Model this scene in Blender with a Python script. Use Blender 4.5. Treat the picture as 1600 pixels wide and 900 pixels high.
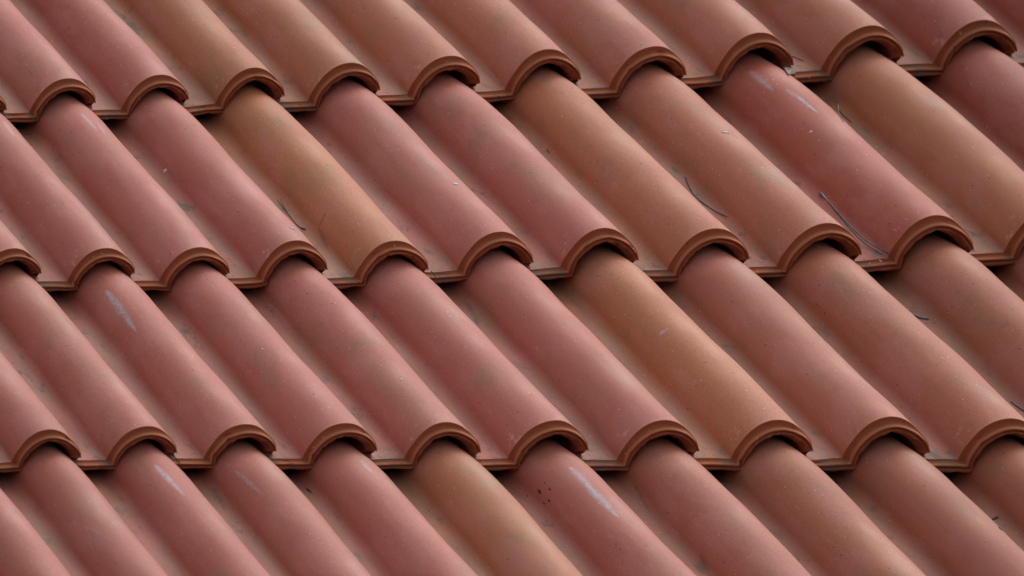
import bpy, math, random
import numpy as np
from mathutils import Vector, Matrix
from mathutils.bvhtree import BVHTree

for o in list(bpy.data.objects):
    bpy.data.objects.remove(o, do_unlink=True)
scene = bpy.context.scene
COL = scene.collection
random.seed(7)

# ------------------------------------------------------------------ camera
PITCH = math.radians(28.155)             # roof pitch
BASE = Vector((0.0, 0.0, 5.0))           # middle of the roof patch in view
cam_d = bpy.data.cameras.new("camera")
cam = bpy.data.objects.new("camera", cam_d)
COL.objects.link(cam)
cm = Matrix(((8.67085661e-01, 2.18563317e-02, -4.97679372e-01, 0),
             (-4.98159068e-01, 3.80426917e-02, -8.66250713e-01, 0),
             (0, 9.99037064e-01, 4.38742023e-02, 0),
             (0, 0, 0, 1)))
cm.translation = BASE + Vector((-13.27196118, -23.10090889, 1.1700238))
cam.matrix_world = cm
cam_d.sensor_width = 36.0
cam_d.lens = 562.5
cam_d.clip_start = 1.0
cam_d.clip_end = 500.0
cam_d.dof.use_dof = True
cam_d.dof.focus_distance = 26.6
cam_d.dof.aperture_fstop = 10.0
scene.camera = cam

# ------------------------------------------------------------------ light
SUN_EL, SUN_AZ = math.radians(52), math.radians(58)     # azimuth clockwise from +Y (uphill)
world = bpy.data.worlds.new("World")
scene.world = world
world.use_nodes = True
wn = world.node_tree
bg = wn.nodes["Background"]
sky = wn.nodes.new("ShaderNodeTexSky")
sky.sky_type = 'NISHITA'
sky.sun_disc = False
sky.sun_elevation = SUN_EL
sky.sun_rotation = SUN_AZ
sky.dust_density = 4.0
sky.air_density = 1.0
hs = wn.nodes.new("ShaderNodeHueSaturation")          # thin even cloud: the sky's own light, greyed
hs.inputs['Saturation'].default_value = 0.18
wn.links.new(sky.outputs[0], hs.inputs['Color'])
wn.links.new(hs.outputs[0], bg.inputs[0])
bg.inputs[1].default_value = 0.15
sun_d = bpy.data.lights.new("sun", 'SUN')
sun_d.energy = 0.6
sun_d.angle = math.radians(50)
sun_d.color = (1.0, 0.95, 0.905)
sun = bpy.data.objects.new("sun", sun_d)
COL.objects.link(sun)
sdir = Vector((math.sin(SUN_AZ) * math.cos(SUN_EL), math.cos(SUN_AZ) * math.cos(SUN_EL), math.sin(SUN_EL)))
sun.location = BASE + sdir * 30
sun.rotation_euler = sdir.to_track_quat('Z', 'Y').to_euler()

scene.render.engine = 'CYCLES'
scene.view_settings.view_transform = 'Standard'
scene.view_settings.look = 'None'
scene.view_settings.gamma = 1.0
scene.view_settings.use_curve_mapping = False
scene.view_settings.exposure = 0.24

# ------------------------------------------------------------------ roof frame
XR = Vector((1, 0, 0))
UP = Vector((0, math.cos(PITCH), math.sin(PITCH)))
NR = Vector((0, -math.sin(PITCH), math.cos(PITCH)))
RM = np.array([XR, UP, NR]).T              # roof (x, up-slope, normal) -> world
B0 = np.array(BASE)
LEN = 3.0                                   # exposed tile length in cover widths

def lattice(i, j):
    """lattice position (tile i along the course, course j down the slope) -> metres on the roof plane;
    the courses open slightly towards one end and the eaves"""
    d = 1.0 - 0.0157692875 * i - 0.0250151467 * j
    return (0.183992629 * i - 0.63184008) / d, (-0.551977886 * j + 0.571156801) / d

def width(i, j):
    a = lattice(i + .5, j); b = lattice(i - .5, j)
    return np.hypot(a[0] - b[0], a[1] - b[1])

def roof_pt(i, j, x, v, z):
    """tile coordinates (arrays, in cover widths) -> world"""
    X, Y = lattice(i + x, j - v / LEN)
    w = width(i + x, j - v / LEN)
    return np.stack([X, Y, z * w], -1) @ RM.T + B0

# ------------------------------------------------------------------ materials
def nt(m):
    m.use_nodes = True
    t = m.node_tree
    for n in list(t.nodes): t.nodes.remove(n)
    return t

class NB:
    """small helper for writing node trees"""
    def __init__(s, t): s.t = t
    def n(s, kind, **k):
        q = s.t.nodes.new(kind)
        for a, b in k.items(): setattr(q, a, b)
        return q
    def put(s, sock, v):
        if isinstance(v, bpy.types.NodeSocket): s.t.links.new(v, sock)
        else: sock.default_value = v
    def m(s, op, a, b=0.0, c=0.0, clamp=False):
        q = s.n("ShaderNodeMath", operation=op, use_clamp=clamp)
        for k, v in enumerate((a, b, c)): s.put(q.inputs[k], v)
        return q.outputs[0]
    def ramp(s, x, lo, hi):
        q = s.n("ShaderNodeMapRange", interpolation_type='SMOOTHSTEP')
        s.put(q.inputs[0], x); s.put(q.inputs[1], lo); s.put(q.inputs[2], hi)
        return q.outputs[0]
    def mix(s, f, a, b, mode='MIX'):
        q = s.n("ShaderNodeMix", data_type='RGBA', blend_type=mode)
        s.put(q.inputs[0], f)
        s.put(q.inputs[6], a); s.put(q.inputs[7], b)
        return q.outputs[2]
    def comb(s, x, y, z):
        q = s.n("ShaderNodeCombineXYZ")
        for k, v in enumerate((x, y, z)): s.put(q.inputs[k], v)
        return q.outputs[0]
    def noise(s, vec, scale, detail=3.0, rough=.55):
        q = s.n("ShaderNodeTexNoise")
        s.put(q.inputs['Vector'], vec); q.inputs['Scale'].default_value = scale
        q.inputs['Detail'].default_value = detail; q.inputs['Roughness'].default_value = rough
        return q.outputs['Fac']
    def vor(s, vec, scale, rnd=1.0):
        q = s.n("ShaderNodeTexVoronoi")
        s.put(q.inputs['Vector'], vec); q.inputs['Scale'].default_value = scale
        q.inputs['Randomness'].default_value = rnd
        return q.outputs['Distance'], q.outputs['Color']
    def attr(s, name, kind='OBJECT'):
        return s.n("ShaderNodeAttribute", attribute_name=name, attribute_type=kind)

NMARK = 4
def clay_material():
    m = bpy.data.materials.new("terracotta")
    t = nt(m); b = NB(t)
    uv = b.n("ShaderNodeUVMap", uv_map="tile_uv").outputs[0]
    sp = b.n("ShaderNodeSeparateXYZ"); t.links.new(uv, sp.inputs[0])
    U, V = sp.outputs[0], sp.outputs[1]
    tone = b.attr("tone").outputs['Fac']; red = b.attr("red").outputs['Fac']
    seed = b.attr("seed").outputs['Fac']; val = b.attr("val").outputs['Fac']
    edge = b.attr("edge", 'GEOMETRY').outputs['Fac']
    pan = b.attr("pan", 'GEOMETRY').outputs['Fac']
    P = b.comb(U, V, b.m('MULTIPLY', seed, 37.0))
    Pl = b.comb(U, b.m('MULTIPLY', V, .35), b.m('MULTIPLY', seed, 37.0))     # drawn out down the slope
    # fired clay: pink, tan or red, with kiln clouds
    pink = (.435, .134, .100, 1); tan = (.44, .162, .074, 1); redc = (.40, .098, .060, 1)
    c = b.mix(tone, pink, tan)
    c = b.mix(red, c, redc)
    cloud = b.noise(Pl, 2.2, 3)
    c = b.mix(b.m('MULTIPLY', b.ramp(cloud, .48, .72), b.m('SUBTRACT', .42, b.m('MULTIPLY', red, .25))), c, (.33, .175, .10, 1))
    cloud2 = b.noise(b.comb(U, b.m('MULTIPLY', V, .6), b.m('ADD', b.m('MULTIPLY', seed, 37.0), 9.0)), 3.1, 4)
    c = b.mix(b.m('MULTIPLY', b.ramp(cloud2, .56, .70), b.m('SUBTRACT', .38, b.m('MULTIPLY', red, .25))), c, (.235, .150, .075, 1))
    blm = b.noise(b.comb(b.m('ADD', U, 4.0), b.m('MULTIPLY', V, .5), b.m('MULTIPLY', seed, 37.0)), 2.7, 5, .6)
    c = b.mix(b.m('MULTIPLY', b.ramp(blm, .47, .60), .36), c, (.50, .213, .187, 1))
    # fine grain
    gr = b.noise(P, 75, 4, .75)
    c = b.mix(b.ramp(gr, .1, .9), b.mix(1.0, c, (.72, .72, .72, 1), 'MULTIPLY'), b.mix(1.0, c, (1.26, 1.27, 1.27, 1), 'MULTIPLY'))
    run = b.noise(b.comb(b.m('MULTIPLY', U, 9.0), b.m('MULTIPLY', V, .7), b.m('MULTIPLY', seed, 37.0)), 1.6, 5, .65)
    c = b.mix(b.ramp(run, .25, .75), b.mix(1.0, c, (.955, .95, .95, 1), 'MULTIPLY'), b.mix(1.0, c, (1.04, 1.045, 1.045, 1), 'MULTIPLY'))
    # washed-down grime lying in the pan
    g1 = b.noise(Pl, 5.0, 5, .62)
    gm = b.m('MULTIPLY', pan, b.ramp(g1, .30, .62))
    c = b.mix(b.m('MULTIPLY', gm, .6), c, (.265, .145, .095, 1))
    g2 = b.noise(b.comb(b.m('ADD', U, 7.0), b.m('MULTIPLY', V, .6), b.m('MULTIPLY', seed, 37.0)), 6.5, 5, .66)
    c = b.mix(b.m('MULTIPLY', b.m('MULTIPLY', pan, b.ramp(g2, .565, .68)), .72), c, (.085, .088, .075, 1))
    # lichen specks near the lower end of the pan
    low = b.ramp(V, .5, .03)
    g3 = b.noise(b.comb(b.m('ADD', U, 17.0), V, b.m('MULTIPLY', seed, 37.0)), 11.0, 4, .6)
    c = b.mix(b.m('MULTIPLY', b.m('MULTIPLY', b.m('MULTIPLY', pan, low), b.ramp(g3, .53, .64)), .7), c, (.12, .125, .10, 1))
    # raw edge: more orange, darker, streaked
    est = b.noise(b.comb(b.m('MULTIPLY', U, 1.5), b.m('MULTIPLY', edge, 9.0), b.m('MULTIPLY', seed, 37.0)), 7.0, 4, .6)
    ec = b.mix(b.ramp(est, .3, .7), (.275, .070, .029, 1), (.37, .106, .044, 1))
    rim_highlight = b.m('MULTIPLY', b.ramp(edge, .52, .64), b.ramp(edge, .76, .68))
    ec = b.mix(b.m('MULTIPLY', rim_highlight, .6), ec, (.54, .215, .115, 1))  # bright highlight along the rim, painted in as a lighter band
    ec = b.mix(b.m('MULTIPLY', pan, b.m('MULTIPLY', b.ramp(g2, .45, .6), .7)), ec, (.17, .125, .085, 1))
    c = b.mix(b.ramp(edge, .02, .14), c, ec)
    # chalky dabs where the roll rises near the lower end
    g4 = b.noise(b.comb(b.m('ADD', U, 27.0), b.m('MULTIPLY', V, .8), b.m('MULTIPLY', seed, 37.0)), 13.0, 5, .7)
    zone = b.m('MULTIPLY', b.m('MULTIPLY', b.ramp(V, .32, .12), b.ramp(U, .0, .06)), b.m('MULTIPLY', b.ramp(U, .26, .14), b.ramp(edge, .1, .02)))
    c = b.mix(b.m('MULTIPLY', b.m('MULTIPLY', zone, b.ramp(g4, .55, .67)), .6), c, (.62, .40, .33, 1))
    # sparse dark and pale specks
    d1, k1 = b.vor(P, 16.0)
    s1 = b.n("ShaderNodeSeparateColor"); t.links.new(k1, s1.inputs[0])
    r1 = b.m('MULTIPLY', b.ramp(s1.outputs[0], .78, 1.0), .14)
    c = b.mix(b.m('MULTIPLY', b.m('LESS_THAN', d1, r1), .75), c, (.05, .03, .026, 1))
    d2, k2 = b.vor(b.comb(b.m('ADD', U, 3.3), V, b.m('MULTIPLY', seed, 37.0)), 24.0)
    s2 = b.n("ShaderNodeSeparateColor"); t.links.new(k2, s2.inputs[0])
    r2 = b.m('MULTIPLY', b.ramp(s2.outputs[1], .72, 1.0), .16)
    c = b.mix(b.m('MULTIPLY', b.m('LESS_THAN', d2, r2), .55), c, (.66, .52, .44, 1))
    # scuffs and bird lime: up to NMARK tapered streaks per tile, given in tile coordinates
    fray = b.noise(b.comb(b.m('MULTIPLY', U, 2.0), b.m('MULTIPLY', V, 1.0), 0.0), 30.0, 6, .8)
    patch = b.noise(b.comb(b.m('MULTIPLY', U, 1.6), V, b.m('MULTIPLY', seed, 11.0)), 17.0, 6, .75)
    for k in range(NMARK):
        a = b.attr("mark_%d" % k); sv = b.n("ShaderNodeSeparateXYZ"); t.links.new(a.outputs['Vector'], sv.inputs[0])
        e = b.attr("mark_end_%d" % k); se = b.n("ShaderNodeSeparateXYZ"); t.links.new(e.outputs['Vector'], se.inputs[0])
        u0, v0, w0 = sv.outputs; u1, v1, st = se.outputs
        du = b.m('SUBTRACT', u1, u0); dv = b.m('SUBTRACT', v1, v0)
        pu = b.m('SUBTRACT', U, u0); pv = b.m('SUBTRACT', V, v0)
        ll = b.m('ADD', b.m('MULTIPLY', du, du), b.m('MULTIPLY', dv, dv))
        ll = b.m('MAXIMUM', ll, 1e-6)
        tt = b.m('DIVIDE', b.m('ADD', b.m('MULTIPLY', pu, du), b.m('MULTIPLY', pv, dv)), ll, clamp=True)
        qu = b.m('SUBTRACT', pu, b.m('MULTIPLY', tt, du)); qv = b.m('SUBTRACT', pv, b.m('MULTIPLY', tt, dv))
        ds = b.m('SQRT', b.m('ADD', b.m('MULTIPLY', qu, qu), b.m('MULTIPLY', qv, qv)))
        # widest a third of the way along
        wid = b.m('MULTIPLY', w0, b.m('MULTIPLY', b.m('POWER', b.m('ADD', b.m('MULTIPLY', tt, 1.0), .06), .6), b.m('ADD', b.m('MULTIPLY', b.m('SUBTRACT', 1.0, tt), 2.2), .15)))
        q = b.m('DIVIDE', ds, b.m('MAXIMUM', wid, 1e-5))
        q = b.m('ADD', q, b.m('MULTIPLY', b.m('SUBTRACT', fray, .5), 3.0))
        f = b.m('MULTIPLY', b.m('SUBTRACT', 1.0, b.ramp(q, .0, 1.5)), b.m('MULTIPLY', b.m('ABSOLUTE', st), b.ramp(patch, .30, .56)))
        f = b.m('MULTIPLY', f, b.m('SUBTRACT', 1.0, b.ramp(edge, .01, .05)))
        c = b.mix(f, c, b.mix(b.m('LESS_THAN', st, 0.0), (.42, .385, .45, 1), (.095, .082, .066, 1)))
    c = b.mix(1.0, c, b.comb(val, val, val), 'MULTIPLY')
    bs = b.n("ShaderNodeBsdfPrincipled")
    t.links.new(c, bs.inputs['Base Color'])
    rg = b.m('ADD', .56, b.m('MULTIPLY', b.ramp(blm, .35, .65), .18))
    rg = b.m('ADD', rg, b.m('MULTIPLY', b.ramp(edge, .0, .1), .3), clamp=True)
    t.links.new(rg, bs.inputs['Roughness'])
    bs.inputs['Specular IOR Level'].default_value = .33
    bs.inputs['Sheen Weight'].default_value = .04
    bs.inputs['Sheen Roughness'].default_value = .45
    bs.inputs['Sheen Tint'].default_value = (1, .86, .84, 1)
    bp = b.n("ShaderNodeBump"); bp.inputs['Strength'].default_value = .30; bp.inputs['Distance'].default_value = .0016
    hh = b.m('ADD', b.m('MULTIPLY', gr, .5), b.m('ADD', b.noise(Pl, 9, 4), b.m('MULTIPLY', b.ramp(edge, .0, .1), b.m('MULTIPLY', est, 2.5))))
    t.links.new(hh, bp.inputs['Height'])
    t.links.new(bp.outputs[0], bs.inputs['Normal'])
    out = b.n("ShaderNodeOutputMaterial"); t.links.new(bs.outputs[0], out.inputs[0])
    return m

def plain_material(name, col, rough, col2=None, scale=60):
    m = bpy.data.materials.new(name); t = nt(m); b = NB(t)
    bs = b.n("ShaderNodeBsdfPrincipled")
    tc = b.n("ShaderNodeTexCoord").outputs['Object']
    f = b.noise(tc, scale, 4)
    t.links.new(b.mix(b.ramp(f, .35, .65), (*col, 1), (*(col2 or [k * .6 for k in col]), 1)), bs.inputs['Base Color'])
    bs.inputs['Roughness'].default_value = rough
    bp = b.n("ShaderNodeBump"); bp.inputs['Strength'].default_value = .4; bp.inputs['Distance'].default_value = .001
    t.links.new(f, bp.inputs['Height']); t.links.new(bp.outputs[0], bs.inputs['Normal'])
    out = b.n("ShaderNodeOutputMaterial"); t.links.new(bs.outputs[0], out.inputs[0])
    return m

CLAY = clay_material()
WOOD = plain_material("batten_wood", (.16, .10, .06), .8, None, 30)
FELT = plain_material("roofing_felt", (.03, .03, .03), .9, (.05, .048, .045), 40)
NEEDLE = plain_material("dry_needle", (.06, .06, .072), .4, (.17, .17, .205), 300)
NEEDLE_D = plain_material("dark_needle", (.022, .020, .020), .5, (.05, .042, .04), 300)
STALK = plain_material("brown_stalk", (.10, .05, .03), .6, (.16, .09, .055), 300)
CRUMB = plain_material("dark_crumb", (.012, .011, .012), .8, (.03, .026, .022), 500)
LIME = plain_material("bird_lime", (.52, .55, .58), .7, (.72, .74, .76), 400)
LEAF = plain_material("dry_leaf", (.17, .12, .10), .7, (.26, .19, .165), 200)

# ------------------------------------------------------------------ the tile
KA = [0, 18, 25, 40, 55, 74, 90, 105, 122, 142, 162, 180, 200]
K_OUT = [1.0, .985, .955, .90, .89, .945, .998, 1.02, 1.025, .985, .95, .98, 1.0]       # roll: far shoulder flattened, near one full
K_RIM = [1.06, 1.06, 1.05, 1.01, .975, .965, .985, .998, 1.0, 1.0, 1.005, 1.02, 1.05]
K_LOW = [1.15, 1.15, 1.10, 1.03, .99, .985, .99, .99, .985, .965, .99, 1.03, 1.07]
K_IN = [.98, .98, .94, .89, .86, .87, .91, .955, .985, .965, .99, 1.03, 1.07]       # underside: thicker on the far side
def shape(tab, a, amt):
    d = math.degrees(a)
    return 1 + amt * (float(np.mean(np.interp([d - 12, d - 6, d, d + 6, d + 12], KA, tab))) - 1)

def curve(cx, cz, R, zp, rf, end, xl, tab=K_LOW, amt=1.0):
    """profile across a tile: pan from xl, concave fillet, roll ending at angle `end` above the horizontal on the far side"""
    pts = []
    h = zp + rf - cz
    fx = cx - math.sqrt(max((R + rf) ** 2 - h * h, 1e-6))
    for k in range(NPAN): pts.append((xl + (fx - xl) * k / NPAN, zp))
    a0 = -math.pi / 2; a1 = math.atan2(cz - (zp + rf), cx - fx)
    for k in range(NFIL):
        a = a0 + (a1 - a0) * k / NFIL
        pts.append((fx + rf * math.cos(a), zp + rf + rf * math.sin(a)))
    b0 = math.atan2(zp + rf - cz, fx - cx)
    if b0 < 0: b0 += 2 * math.pi
    for k in range(NARC + 1):
        a = b0 + (end - b0) * k / NARC
        r = R * (1 + (shape(tab, a, amt) - 1) * min(k / 6, 1))
        pts.append((cx + r * math.cos(a), cz + r * math.sin(a)))
    return np.array(pts)
NPAN, NFIL, NARC = 9, 8, 34
NS = NPAN + NFIL + NARC + 1
VEND = LEN + .28

def lerp(a, b, t): return a + (b - a) * t

def outer(v):
    t = v / LEN
    nk = min(max((v - 2.50) / .55, 0), 1.2) ** 2      # recessed head under the next course
    end = math.radians(lerp(20, -4, min(max((v - .04) / .12, 0), 1)))
    return curve(lerp(.320, .340, t), lerp(.072, -.055, t) - .020 * nk, lerp(.369, .322, t) - .016 * nk, lerp(.078, -.09, t) - .03 * nk,
                 .014 + .064 * min(v / .5, 1), end, -.46, K_OUT, lerp(1, .3, min(t, 1)))
def inner(v):
    t = v / LEN
    end = math.radians(lerp(20, -4, min(max((v - .04) / .12, 0), 1)))
    return curve(lerp(.322, .338, t), lerp(.070, -.085, t), lerp(.268, .220, t), lerp(.0, -.19, t), .02 + .02 * min(v / .5, 1), end, -.46, K_IN, lerp(1, .4, t))
C_OUT, C_RIM, C_LOW = outer(0), curve(.320, .070, .320, .058, .012, math.radians(18), -.46, K_RIM), curve(.320, .070, .268, .0, .009, math.radians(18), -.46, K_LOW)
# strips of the moulded lower end: (set-back, curve position 0 outer .. 1 rim .. 2 underside, edge tone)
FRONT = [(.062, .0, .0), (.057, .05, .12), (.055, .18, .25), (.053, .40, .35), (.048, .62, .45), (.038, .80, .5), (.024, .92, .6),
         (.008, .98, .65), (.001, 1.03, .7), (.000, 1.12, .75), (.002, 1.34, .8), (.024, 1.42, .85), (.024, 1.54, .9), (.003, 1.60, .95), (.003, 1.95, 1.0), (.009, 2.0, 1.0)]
VS = [.07, .085, .11, .15, .2, .27, .36, .48, .62, .78, .96, 1.15, 1.35, 1.55, 1.75, 1.95, 2.15, 2.35, 2.45, 2.54, 2.62, 2.7, 2.78, 2.86, 2.94, 3.02, 3.1, VEND]

def wav(x, v, sd):
    """hand-made unevenness"""
    return 1.4 * (.0045 * np.sin(x * 5.1 + v * 1.9 + sd * 6.1) + .004 * np.sin(v * 3.3 - x * 2.3 + sd * 11.7) + .002 * np.sin(v * 7.1 + x * 9.0 + sd * 3.1))

SURF = []       # (object, world verts, quads, uv) of every outer surface, to lay things on
def make_tile(i, j, roof, tone, red, val, jit):
    rnd = random.Random(i * 131 + j * 977 + 5)
    sd = rnd.random()
    di, dj = jit
    rot = rnd.uniform(-.007, .007); lift = rnd.uniform(-.008, .014)
    taper = rnd.uniform(.985, 1.012)
    rows_x, rows_v, rows_z, rows_e = [], [], [], []
    nicks = [(rnd.randrange(4, NS - 2), rnd.uniform(.5, 1.3), rnd.uniform(.006, .022)) for _ in range(rnd.choice((0, 1, 1, 2, 3)))]
    def add(c, v, e, chip=0.0):
        x = c[:, 0].copy(); z = c[:, 1].copy()
        vv = np.full(NS, float(v))
        z = z + wav(x, vv, sd)
        vv = vv + .006 * np.sin(x * 4 + sd * 9) + .003 * np.sin(x * 13 + sd * 20)
        if e > .45:                                              # knocked edges
            ss = np.arange(NS)
            for (s0, sw, sz) in nicks:
                g = np.exp(-((ss - s0) / sw) ** 2)
                vv = vv + g * sz * (1 if e < .99 else .4); z = z - g * sz * .35 * (e < .85)
        if chip:
            ph = np.array([rnd.random() for _ in range(NS)])
            z = z + chip * (ph - .3)
            vv = vv + chip * 1.3 * (np.roll(ph, 1) - .5)
        rows_x.append(x); rows_v.append(vv); rows_z.append(z); rows_e.append(np.full(NS, e))
    for v in reversed(VS): add(outer(v), v, 0.0)
    for (sb, q, e) in FRONT:
        c = lerp(C_OUT, C_RIM, q) if q <= 1 else lerp(C_RIM, C_LOW, q - 1)
        add(c, sb, e, .015 if q > 1.9 else (.0025 if q > 1.25 else 0))
    NFR = len(VS) + len(FRONT)
    for v in (.045, .08, .12, .2, .4, .8, 1.4, 2.1, 2.7, 3.05, VEND): add(inner(v), v, 1.0)
    x = np.array(rows_x); v = np.array(rows_v); z = np.array(rows_z) + lift * (1 - np.array(rows_v) / LEN); e = np.array(rows_e)
    NR_ = x.shape[0]
    cx = .32
    xr = cx + (x - cx) * taper + rot * v + di
    W = roof_pt(i, j + dj, xr, v, z)
    o0 = roof_pt(i, j, np.array(0.), np.array(0.), np.array(0.))
    co = (W - o0).reshape(-1, 3)
    idx = np.arange(NR_ * NS).reshape(NR_, NS)
    f = []
    for r in range(NR_ - 1):
        for s in range(NS - 1):
            f.append((idx[r, s], idx[r + 1, s], idx[r + 1, s + 1], idx[r, s + 1]))
    nbody = len(f)
    for s in range(NS - 1):                                     # head end
        f.append((idx[-1, s], idx[0, s], idx[0, s + 1], idx[-1, s + 1]))
    nr0 = len(VS)
    # the two long sides: outer/front rows against inner rows
    def side(s, flip):
        ring = [idx[r, s] for r in range(NR_)]
        f.append(tuple(ring if flip else reversed(ring)))
    side(0, True); side(NS - 1, False)
    me = bpy.data.meshes.new("roof_tile")
    me.from_pydata([tuple(p) for p in co], [], f)
    # arc length across, for the grain and marks
    xm = outer(1.0); al = np.r_[0, np.cumsum(np.linalg.norm(np.diff(xm, axis=0), axis=1))] - (.46 + .05)
    uvl = me.uv_layers.new(name="tile_uv")
    vi = np.empty(len(me.loops), dtype=np.int32); me.loops.foreach_get("vertex_index", vi)
    uu = np.tile(al, NR_); vvv = v.reshape(-1)
    uvl.data.foreach_set("uv", np.stack([uu[vi], vvv[vi]], -1).astype(np.float32).ravel())
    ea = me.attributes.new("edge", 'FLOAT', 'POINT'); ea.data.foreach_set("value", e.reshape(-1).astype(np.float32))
    pw = np.zeros(NS); pw[:NPAN + 1] = 1.0; pw[NPAN + 1:NPAN + NFIL] = np.linspace(.9, .25, NFIL - 1); pw[NPAN + NFIL:NPAN + NFIL + 4] = (.15, .08, .04, 0)
    pa = me.attributes.new("pan", 'FLOAT', 'POINT'); pa.data.foreach_set("value", np.tile(pw, NR_).astype(np.float32))
    me.polygons.foreach_set("use_smooth", [True] * (len(f) - 2) + [False, False])
    me.materials.append(CLAY)
    me.update()
    o = bpy.data.objects.new("roof_tile", me)
    COL.objects.link(o)
    o.location = Vector(o0) - BASE
    o.parent = roof
    o["tone"] = float(tone); o["red"] = float(red); o["val"] = float(val); o["seed"] = sd
    for k in range(NMARK):
        o["mark_%d" % k] = [0.0, -50.0, 0.01]; o["mark_end_%d" % k] = [0.0, -50.0, 0.0]
    no = (len(VS) + len(FRONT) - 1) * (NS - 1)
    SURF.append((o, W.reshape(-1, 3), f[:no], uu, vvv))
    return o

roof = bpy.data.objects.new("tiled_roof", None)
COL.objects.link(roof)
roof.location = BASE
roof["label"] = "pitched roof of pink, red and tan terracotta single-roll clay tiles"
roof["category"] = "roof"

JIT = {(-3, 2): (-0.015, 0.011), (-2, 1): (0.002, -0.016), (-2, 2): (0.02, -0.012), (-1, 1): (0.009, -0.007), (-1, 2): (0.024, -0.012), (0, 0): (-0.002, -0.004), (0, 1): (-0.012, 0.001), (0, 2): (0.007, -0.007), (1, 0): (0.004, 0.002), (1, 1): (-0.013, 0.004), (1, 2): (0.002, -0.005), (2, 0): (0.016, 0.003), (2, 1): (-0.027, 0.014), (2, 2): (-0.011, -0.001), (3, 0): (-0.011, 0.007), (3, 1): (0.017, -0.003), (3, 2): (-0.004, 0.001), (4, 0): (0.002, 0.005), (4, 1): (-0.01, 0.006), (4, 2): (0.01, 0.001), (5, 0): (-0.007, 0.003), (5, 1): (-0.01, 0.016), (5, 2): (0.004, 0.001), (6, 0): (-0.024, 0.018), (6, 1): (-0.014, 0.017), (6, 2): (-0.016, 0.005), (7, 0): (0.006, -0.006), (7, 1): (-0.006, -0.0), (8, 0): (0.004, -0.011), (8, 1): (0.012, -0.012), (9, 0): (0.030, -0.022)}
# clay of each tile seen in the photograph: (tan, red, value; value also paints in the light falloff at right), first column of the course given
TONES = {
    0: (-1, [(0, .2, .95), (.0, .15, 1), (.0, .25, .97), (.85, 0, .95), (.75, 0, .97), (.6, 0, 1), (.5, 0, 1), (.35, .1, 1), (.55, .1, .95), (.75, .1, .9), (.1, .8, .8), (.1, .9, .8)]),
    1: (-3, [(.1, .2, .95), (.05, .15, .97), (.05, .15, .97), (.0, .05, 1.03), (.0, .05, 1.03), (1.0, 0, 1.08), (.0, .0, 1.05), (.05, .05, 1.03), (.75, 0, 1.06), (.45, 0, 1.03), (.1, .8, 1), (.85, 0, .92), (.1, .85, .8), (.1, .9, .8)]),
    2: (-4, [(.1, .2, .93), (.1, .15, .95), (.05, .1, 1), (.05, .05, 1.02), (.0, .0, 1.04), (.05, .0, 1.05), (.0, .0, 1.06), (.05, .0, 1.06), (.95, 0, 1.08), (.25, .05, 1.02), (.5, .15, .97), (.7, .15, .9), (.6, .1, .88)]),
    3: (-5, [(.1, .2, .9), (.05, .1, .98), (.05, .2, .95), (.0, .15, 1), (.05, .05, 1.02), (.05, .0, 1.03), (.9, 0, 1.02), (.05, .05, 1.0), (.3, .1, .97), (.65, .05, .93), (.5, .2, .88), (.55, .15, .85)]),
}
TILES = {}
for j in range(-2, 5):
    i_lo = {-2: -4, -1: -5, 0: -6, 1: -8, 2: -9, 3: -10, 4: -11}[j]
    for i in range(i_lo, i_lo + 21):
        rr = random.Random(i * 17 + j * 53)
        st, lst = TONES.get(j, (0, []))
        if 0 <= i - st < len(lst): tn = lst[i - st]
        else: tn = (rr.choice((.05, .1, .3, .8)), rr.uniform(0, .3), rr.uniform(.9, 1.03))
        jt = JIT.get((i, j), (rr.uniform(-.012, .012), rr.uniform(-.008, .008)))
        o = make_tile(i, j, roof, *tn, jt)
        TILES[(i, j)] = o
        if tn[0] > .7: o["label"] = "tan orange tile among pinker neighbours"
        elif tn[1] > .6: o["label"] = "deep red tile"

def roof_box(name, i0, i1, j0, j1, z0, z1, mat):
    P = []
    for z in (z0, z1):
        for (i, j) in ((i0, j0), (i1, j0), (i1, j1), (i0, j1)):
            P.append(tuple(roof_pt(i, j, np.array(0.), np.array(0.), np.array(z)) - B0))
    me = bpy.data.meshes.new(name)
    me.from_pydata(P, [], [(0, 1, 2, 3), (7, 6, 5, 4), (0, 4, 5, 1), (1, 5, 6, 2), (2, 6, 7, 3), (3, 7, 4, 0)])
    me.materials.append(mat)
    o = bpy.data.objects.new(name, me); COL.objects.link(o); o.parent = roof
    return o
roof_box("roof_deck", -10, 15.5, -3.1, 4.0, -.50, -.40, FELT)
for j in range(-2, 5):
    roof_box("batten", -9.9, 15.3, j - 1.085, j - 1.02, -.395, -.16, WOOD)

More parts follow.
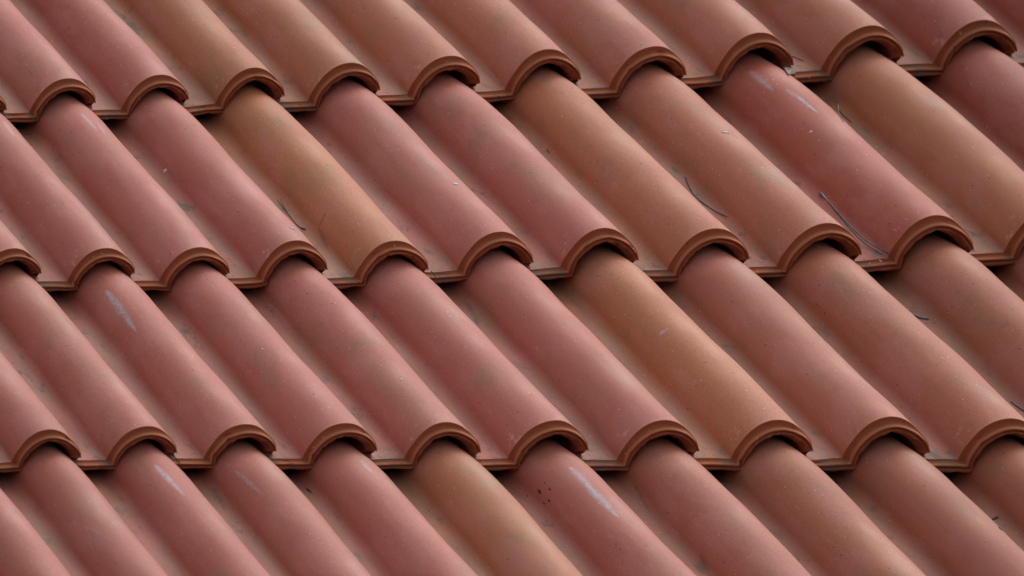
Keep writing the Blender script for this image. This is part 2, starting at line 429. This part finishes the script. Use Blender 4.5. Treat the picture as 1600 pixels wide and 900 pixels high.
# ------------------------------------------------------------------ things lying on the tiles
bpy.context.view_layer.update()
allv, allf, owner, off = [], [], [], 0
for k, (o, W, f, uu, vv) in enumerate(SURF):
    allv.append(W); allf += [tuple(int(q) + off for q in p) for p in f]; owner += [k] * len(f); off += len(W)
ALLV = np.concatenate(allv)
BVH = BVHTree.FromPolygons([tuple(p) for p in ALLV], allf)
UVV = np.concatenate([np.stack([s[3], s[4]], -1) for s in SURF])
CL = cm.translation.copy(); CR = cm.to_3x3()
def hit(px, py):
    """point of the roof surface (and its normal, tile, tile coordinates) for a spot read off the photograph"""
    d = (CR @ Vector(((px - 800) / 25000., -(py - 450) / 25000., -1))).normalized()
    p, n, fi, _ = BVH.ray_cast(CL, d)
    if n.dot(d) > 0: n = -n
    q = allf[fi]
    w = np.array([1 / ((Vector(ALLV[k]) - p).length + 1e-6) for k in q]); w /= w.sum()
    # bilinear-ish tile coordinates
    a, b_, c_, d_ = [Vector(ALLV[k]) for k in q]
    e1 = d_ - a; e2 = b_ - a
    s = max(0, min(1, (p - a).dot(e1) / max(e1.length_squared, 1e-12))); t = max(0, min(1, (p - a).dot(e2) / max(e2.length_squared, 1e-12)))
    uvq = UVV[list(q)]
    uv = (1 - s) * (1 - t) * uvq[0] + (1 - s) * t * uvq[1] + s * t * uvq[2] + s * (1 - t) * uvq[3]
    return p, n, SURF[owner[fi]][0], uv

USED = {}
def mark(x0, y0, x1, y1, wpx, st):
    p, n, o, a = hit(x0, y0); _, _, o2, b_ = hit(x1, y1)
    k = USED.get(o.name, 0)
    if o2 is not o or k >= NMARK: return
    USED[o.name] = k + 1
    o["mark_%d" % k] = [float(a[0]), float(a[1]), wpx * 1.1 / 160.]
    o["mark_end_%d" % k] = [float(b_[0]), float(b_[1]), st]
for a in [(166, 456, 214, 520, 6.5, .85), (128, 178, 152, 204, 4.5, .6), (154, 194, 166, 210, 2.5, .6),
          (244, 728, 288, 774, 5.5, .8), (368, 736, 408, 772, 4, .45), (565, 720, 580, 738, 4, .6),
          (891, 731, 928, 772, 6.5, .75), (918, 760, 964, 808, 6.5, .85), (1172, 112, 1208, 142, 6, .5),
          (1230, 140, 1262, 162, 4, .45), (1248, 152, 1278, 176, 2.8, .95), (1031, 522, 1045, 513, 3.5, .7),
          (1302, 555, 1312, 548, 2, .4), (6, 190, 22, 212, 5, .4), (112, 812, 121, 827, .8, .5), (130, 821, 182, 850, .9, .5), (138, 848, 149, 869, .8, .5),
          (508, 334, 498, 358, 4, -.55), (499, 360, 513, 390, 5, -.5), (1486, 532, 1532, 588, 11, -.5), (730, 474, 748, 508, 5, -.6),
          (334, 764, 352, 798, 6, -.6), (992, 760, 1016, 802, 3, -.7), (162, 352, 180, 372, 4, -.5), (90, 270, 114, 284, 5, -.45),
          (1362, 792, 1368, 800, 7, -.55), (1205, 828, 1222, 842, 8, -.45), (1572, 505, 1566, 512, 8, -.4), (1094, 868, 1108, 900, 6, -.5)]:
    mark(*a)

def thing(o, label, cat, group=None):
    o["label"] = label; o["category"] = cat
    if group: o["group"] = group
    return o

def tube_data(pts, rads, sides=7):
    """rings along a polyline"""
    V, F = [], []
    n = len(pts)
    for k, p in enumerate(pts):
        d = (pts[min(k + 1, n - 1)] - pts[max(k - 1, 0)]).normalized()
        a = d.cross(NR).normalized(); c = a.cross(d)
        for q in range(sides):
            t = 2 * math.pi * q / sides
            V.append(p + (a * math.cos(t) + c * math.sin(t)) * rads[k])
    for k in range(n - 1):
        for q in range(sides):
            r = (q + 1) % sides
            F.append((k * sides + q, k * sides + r, (k + 1) * sides + r, (k + 1) * sides + q))
    F.append(tuple(range(sides - 1, -1, -1))); F.append(tuple((n - 1) * sides + q for q in range(sides)))
    return V, F

def smooth_path(P, m=6):
    out = []
    n = len(P)
    for k in range(n - 1):
        p0, p1, p2, p3 = P[max(k - 1, 0)], P[k], P[k + 1], P[min(k + 2, n - 1)]
        for q in range(m):
            t = q / m
            out.append(.5 * ((2 * p1) + (p2 - p0) * t + (2 * p0 - 5 * p1 + 4 * p2 - p3) * t * t + (3 * p1 - p0 - 3 * p2 + p3) * t ** 3))
    out.append(P[-1])
    return out

def mesh_obj(name, V, F, mat, origin, parent=None, smooth=True):
    me = bpy.data.meshes.new(name)
    me.from_pydata([tuple(p - origin) for p in V], [], F)
    me.polygons.foreach_set("use_smooth", [smooth] * len(F))
    me.materials.append(mat)
    o = bpy.data.objects.new(name, me); COL.objects.link(o)
    if parent: o.parent = parent
    else: o.location = origin
    return o

PX = 1.07e-3                                           # one photograph pixel on the roof, metres
def strand(px, r0, r1, lifts=None):
    """tapered strand lying on the tiles through spots of the photograph"""
    P = []
    H = [hit(x, y)[:2] for (x, y) in px]
    D = [(h[0] - CL).length for h in H]
    for k in range(len(px) - 2, -1, -1):        # a spot on the near roll in front: the strand runs on behind it
        if abs(D[k] - D[k + 1]) > .022:
            D[k] = D[k + 1] + (D[k + 1] - D[k + 2] if k + 2 < len(D) else 0)
            H[k] = (CL + (H[k][0] - CL).normalized() * D[k], H[k + 1][1])
    for k, (p, n) in enumerate(H):
        P.append(p + n * (r0 * PX * .9 + (lifts[k] if lifts else 0) * PX))
    S = smooth_path(P)
    m = len(S)
    R = [lerp(r0, r1, k / (m - 1)) * PX for k in range(m)]
    R[0] *= .7; R[-1] *= .5
    return S, R

def needle(name, strands, mat, label, cat, r0=1.3, r1=.8):
    """strands: list of (part name, pixel path); one strand alone is the thing itself"""
    if len(strands) == 1:
        S, R = strand(strands[0][1], *(strands[0][2:] or (r0, r1)))
        V, F = tube_data(S, R)
        return thing(mesh_obj(name, V, F, mat, S[0]), label, cat)
    root = bpy.data.objects.new(name, None); COL.objects.link(root)
    root.empty_display_size = .02
    first = None
    for st in strands:
        S, R = strand(st[1], *(st[2:] or (r0, r1)))
        if first is None: first = S[0].copy(); root.location = first
        V, F = tube_data(S, R)
        mesh_obj(st[0], V, F, mat, first, root)
    return thing(root, label, cat)

needle("pine_needle", [("blade", [(1283, 303), (1300, 325), (1320, 349), (1345, 376), (1370, 394), (1396, 405)], 1.7, .9),
                       ("blade", [(1285, 305), (1304, 326), (1326, 350), (1350, 373), (1372, 386), (1394, 399)], 1.6, .9),
                       ("sheath", [(1282, 302), (1285, 306), (1287, 309)], 2.4, 1.7)],
       NEEDLE, "long grey twin pine needle beside the deep red tile's roll", "pine needle")
needle("pine_needle", [("blade", [(1070, 276), (1073, 287), (1082, 303), (1100, 319), (1118, 331), (1137, 339)], 1.5, .8),
                       ("blade", [(1070, 276), (1075, 289), (1085, 307), (1102, 321)], 1.3, .8)],
       NEEDLE, "curved grey pine needle leaning over a pan right of a tan tile", "pine needle")
needle("pine_needle", [("blade", [(432, 312), (444, 327), (455, 341), (464, 352), (474, 359)], .7, 1.0),
                       ("blade", [(437, 310), (442, 321), (451, 335), (458, 345)], .6, .9),
                       ("tip", [(471, 357), (475, 359), (477, 359)], 1.4, 1.2)],
       NEEDLE_D, "dark forked pine needle in the pan left of the tannest tile", "pine needle")
needle("pine_needle", [("blade", [(1309, 162), (1311, 172), (1318, 181), (1331, 192)], .9, .6),
                       ("blade", [(1309, 163), (1310, 174), (1313, 184), (1318, 191)], .8, .6)],
       NEEDLE_D, "small dark V-shaped pine needle high in an olive tan tile's pan", "pine needle")
needle("dry_stalk", [("stalk", [(1236, 88), (1246, 92), (1256, 96)], .9, .6)],
       STALK, "thin brown stalk sticking out from under a top-course tile corner", "stalk")
needle("pine_needle", [("stem", [(673, 424), (678, 430), (681, 438), (682, 446)], .9, .7)],
       NEEDLE_D, "thin dark needle hanging below the tannest tile's corner", "pine needle")
needle("pine_needle", [("stem", [(271, 711), (276, 717), (280, 723), (283, 730)], .9, .8)],
       NEEDLE_D, "thin dark needle below a tile corner near the lower left edge", "pine needle")
needle("twig", [("twig", [(1579, 628), (1588, 635), (1600, 643), (1612, 648)], .9, 1.6)],
       NEEDLE_D, "dark twig at the right edge of the picture", "twig")
needle("needle_fragment", [("fragment", [(1427, 493), (1433, 496), (1441, 498), (1451, 499)], 1.5, 1.8)],
       NEEDLE, "short broken grey needle piece crossing a pan on the right", "needle piece")
needle("twig_fragment", [("fragment", [(1549, 814), (1553, 811), (1560, 808)], 1.5, 1.1)],
       NEEDLE_D, "short dark twig piece in the lower right pan, upper one of two", "twig piece")
needle("twig_fragment", [("fragment", [(1560, 824), (1563, 827), (1565, 829)], 1.1, .8)],
       NEEDLE_D, "tiny dark twig piece in the lower right pan, lower one of two", "twig piece")
needle("twig_fragment", [("fragment", [(479, 765), (482, 767), (486, 770)], 1.5, .9)],
       NEEDLE_D, "tiny black twig piece in a pan low in the left half", "twig piece")
needle("twig_fragment", [("fragment", [(855, 234), (857, 237), (858, 240)], .9, .6)],
       NEEDLE_D, "tiny dark twig piece near the top of a pan in the middle", "twig piece")

def crumb(name, px, py, rx, ry, mat, label, cat, group=None, seed=0, ang=0.0):
    p, n, _, _ = hit(px, py)
    rr = random.Random(seed)
    t = XR - n * XR.dot(n); t.normalize(); s = n.cross(t)
    t, s = t * math.cos(ang) + s * math.sin(ang), s * math.cos(ang) - t * math.sin(ang)
    V, F = [], []
    K = 8
    rings = [(1.0, -.1), (.95, .25), (.6, .5)]
    for (q, h) in rings:
        for k in range(K):
            a = 2 * math.pi * k / K; w = q * rr.uniform(.65, 1.15)
            V.append(p + (t * math.cos(a) * rx + s * math.sin(a) * ry) * w * PX * 1.3 + n * h * min(rx, ry) * PX)
    V.append(p + n * .6 * min(rx, ry) * PX)
    for r in range(2):
        for k in range(K):
            m = (k + 1) % K
            F.append((r * K + k, r * K + m, (r + 1) * K + m, (r + 1) * K + k))
    for k in range(K): F.append((2 * K + k, 2 * K + (k + 1) % K, 3 * K))
    F.append(tuple(range(K - 1, -1, -1)))
    return thing(mesh_obj(name, V, F, mat, p.copy()), label, cat, group)

for k, (x, y, a, b_, lb) in enumerate([(843, 768, 2.0, 4.4, "largest and leftmost black crumb of the cluster on a bottom pink roll"),
        (859, 764, 1.3, 2.8, "black crumb at the upper right of the cluster on a bottom pink roll"),
        (851, 754, 1.0, 1.3, "topmost tiny black crumb of the cluster on a bottom pink roll"),
        (858, 782, 1.5, 2.9, "black crumb at the lower right of the cluster on a bottom pink roll"),
        (850, 786, 1.1, 3.6, "lowest thin black crumb of the cluster on a bottom pink roll"),
        (824, 775, 1.3, 1.2, "lone black crumb left of the cluster on a bottom pink roll")]):
    crumb("crumb", x, y, a, b_, CRUMB, lb, "crumb", "black crumbs clustered on one roll", k, -.2)
for k, (x, y, a, b_, lb) in enumerate([(1134, 207, 5.5, 2.2, "white bird dropping on an orange pink roll in the middle course"),
        (1267, 206, 2.4, 1.6, "white bird dropping on the deep red roll, above the twin needle"),
        (258, 267, 4.0, 3.0, "bluish white bird dropping in a pan on the left"),
        (712, 288, 4.0, 3.2, "white bird dropping on a pink roll right of the tannest tile"),
        (456, 357, 3.8, 1.8, "white bird dropping beside the dark forked needle"),
        (627, 593, 1.7, 2.4, "small white bird dropping on a pink roll, lower middle"),
        (410, 545, 1.2, 1.2, "tiny white bird dropping on a pink roll left of the middle"),
        (1376, 408, 3.4, 1.6, "pale dropping below the twin needle at the tile's lower edge")]):
    crumb("bird_dropping", x, y, a, b_, LIME, lb, "bird dropping", "bird droppings on the tiles", 40 + k, -.4)
# scraps of dry leaf caught under one corner
for k, (P4, lb) in enumerate([([(1218, 103), (1233, 101), (1238, 108), (1226, 112)], "pale dry leaf scrap wedged under a top-course corner, upper one of two"),
                              ([(1226, 112), (1240, 112), (1243, 117), (1231, 119)], "pale dry leaf scrap on the pan under a top-course corner, lower one of two")]):
    Q = []
    for (x, y) in P4:
        p, n, _, _ = hit(x, y); Q.append((p + n * 2.5 * PX, n))
    V = [q[0] for q in Q] + [q[0] + q[1] * .8 * PX for q in Q]
    c0 = sum((q[0] for q in Q), Vector()) / 4
    V += [c0 - Q[0][1] * 1.0 * PX, c0 + Q[0][1] * 2.2 * PX]
    F = [(1, 0, 8), (2, 1, 8), (3, 2, 8), (0, 3, 8), (4, 5, 9), (5, 6, 9), (6, 7, 9), (7, 4, 9)] + [(k2, (k2 + 1) % 4, 4 + (k2 + 1) % 4, 4 + k2) for k2 in range(4)]
    thing(mesh_obj("leaf_scrap", V, F, LEAF, c0, None, False), lb, "leaf scrap", "leaf scraps under one corner")
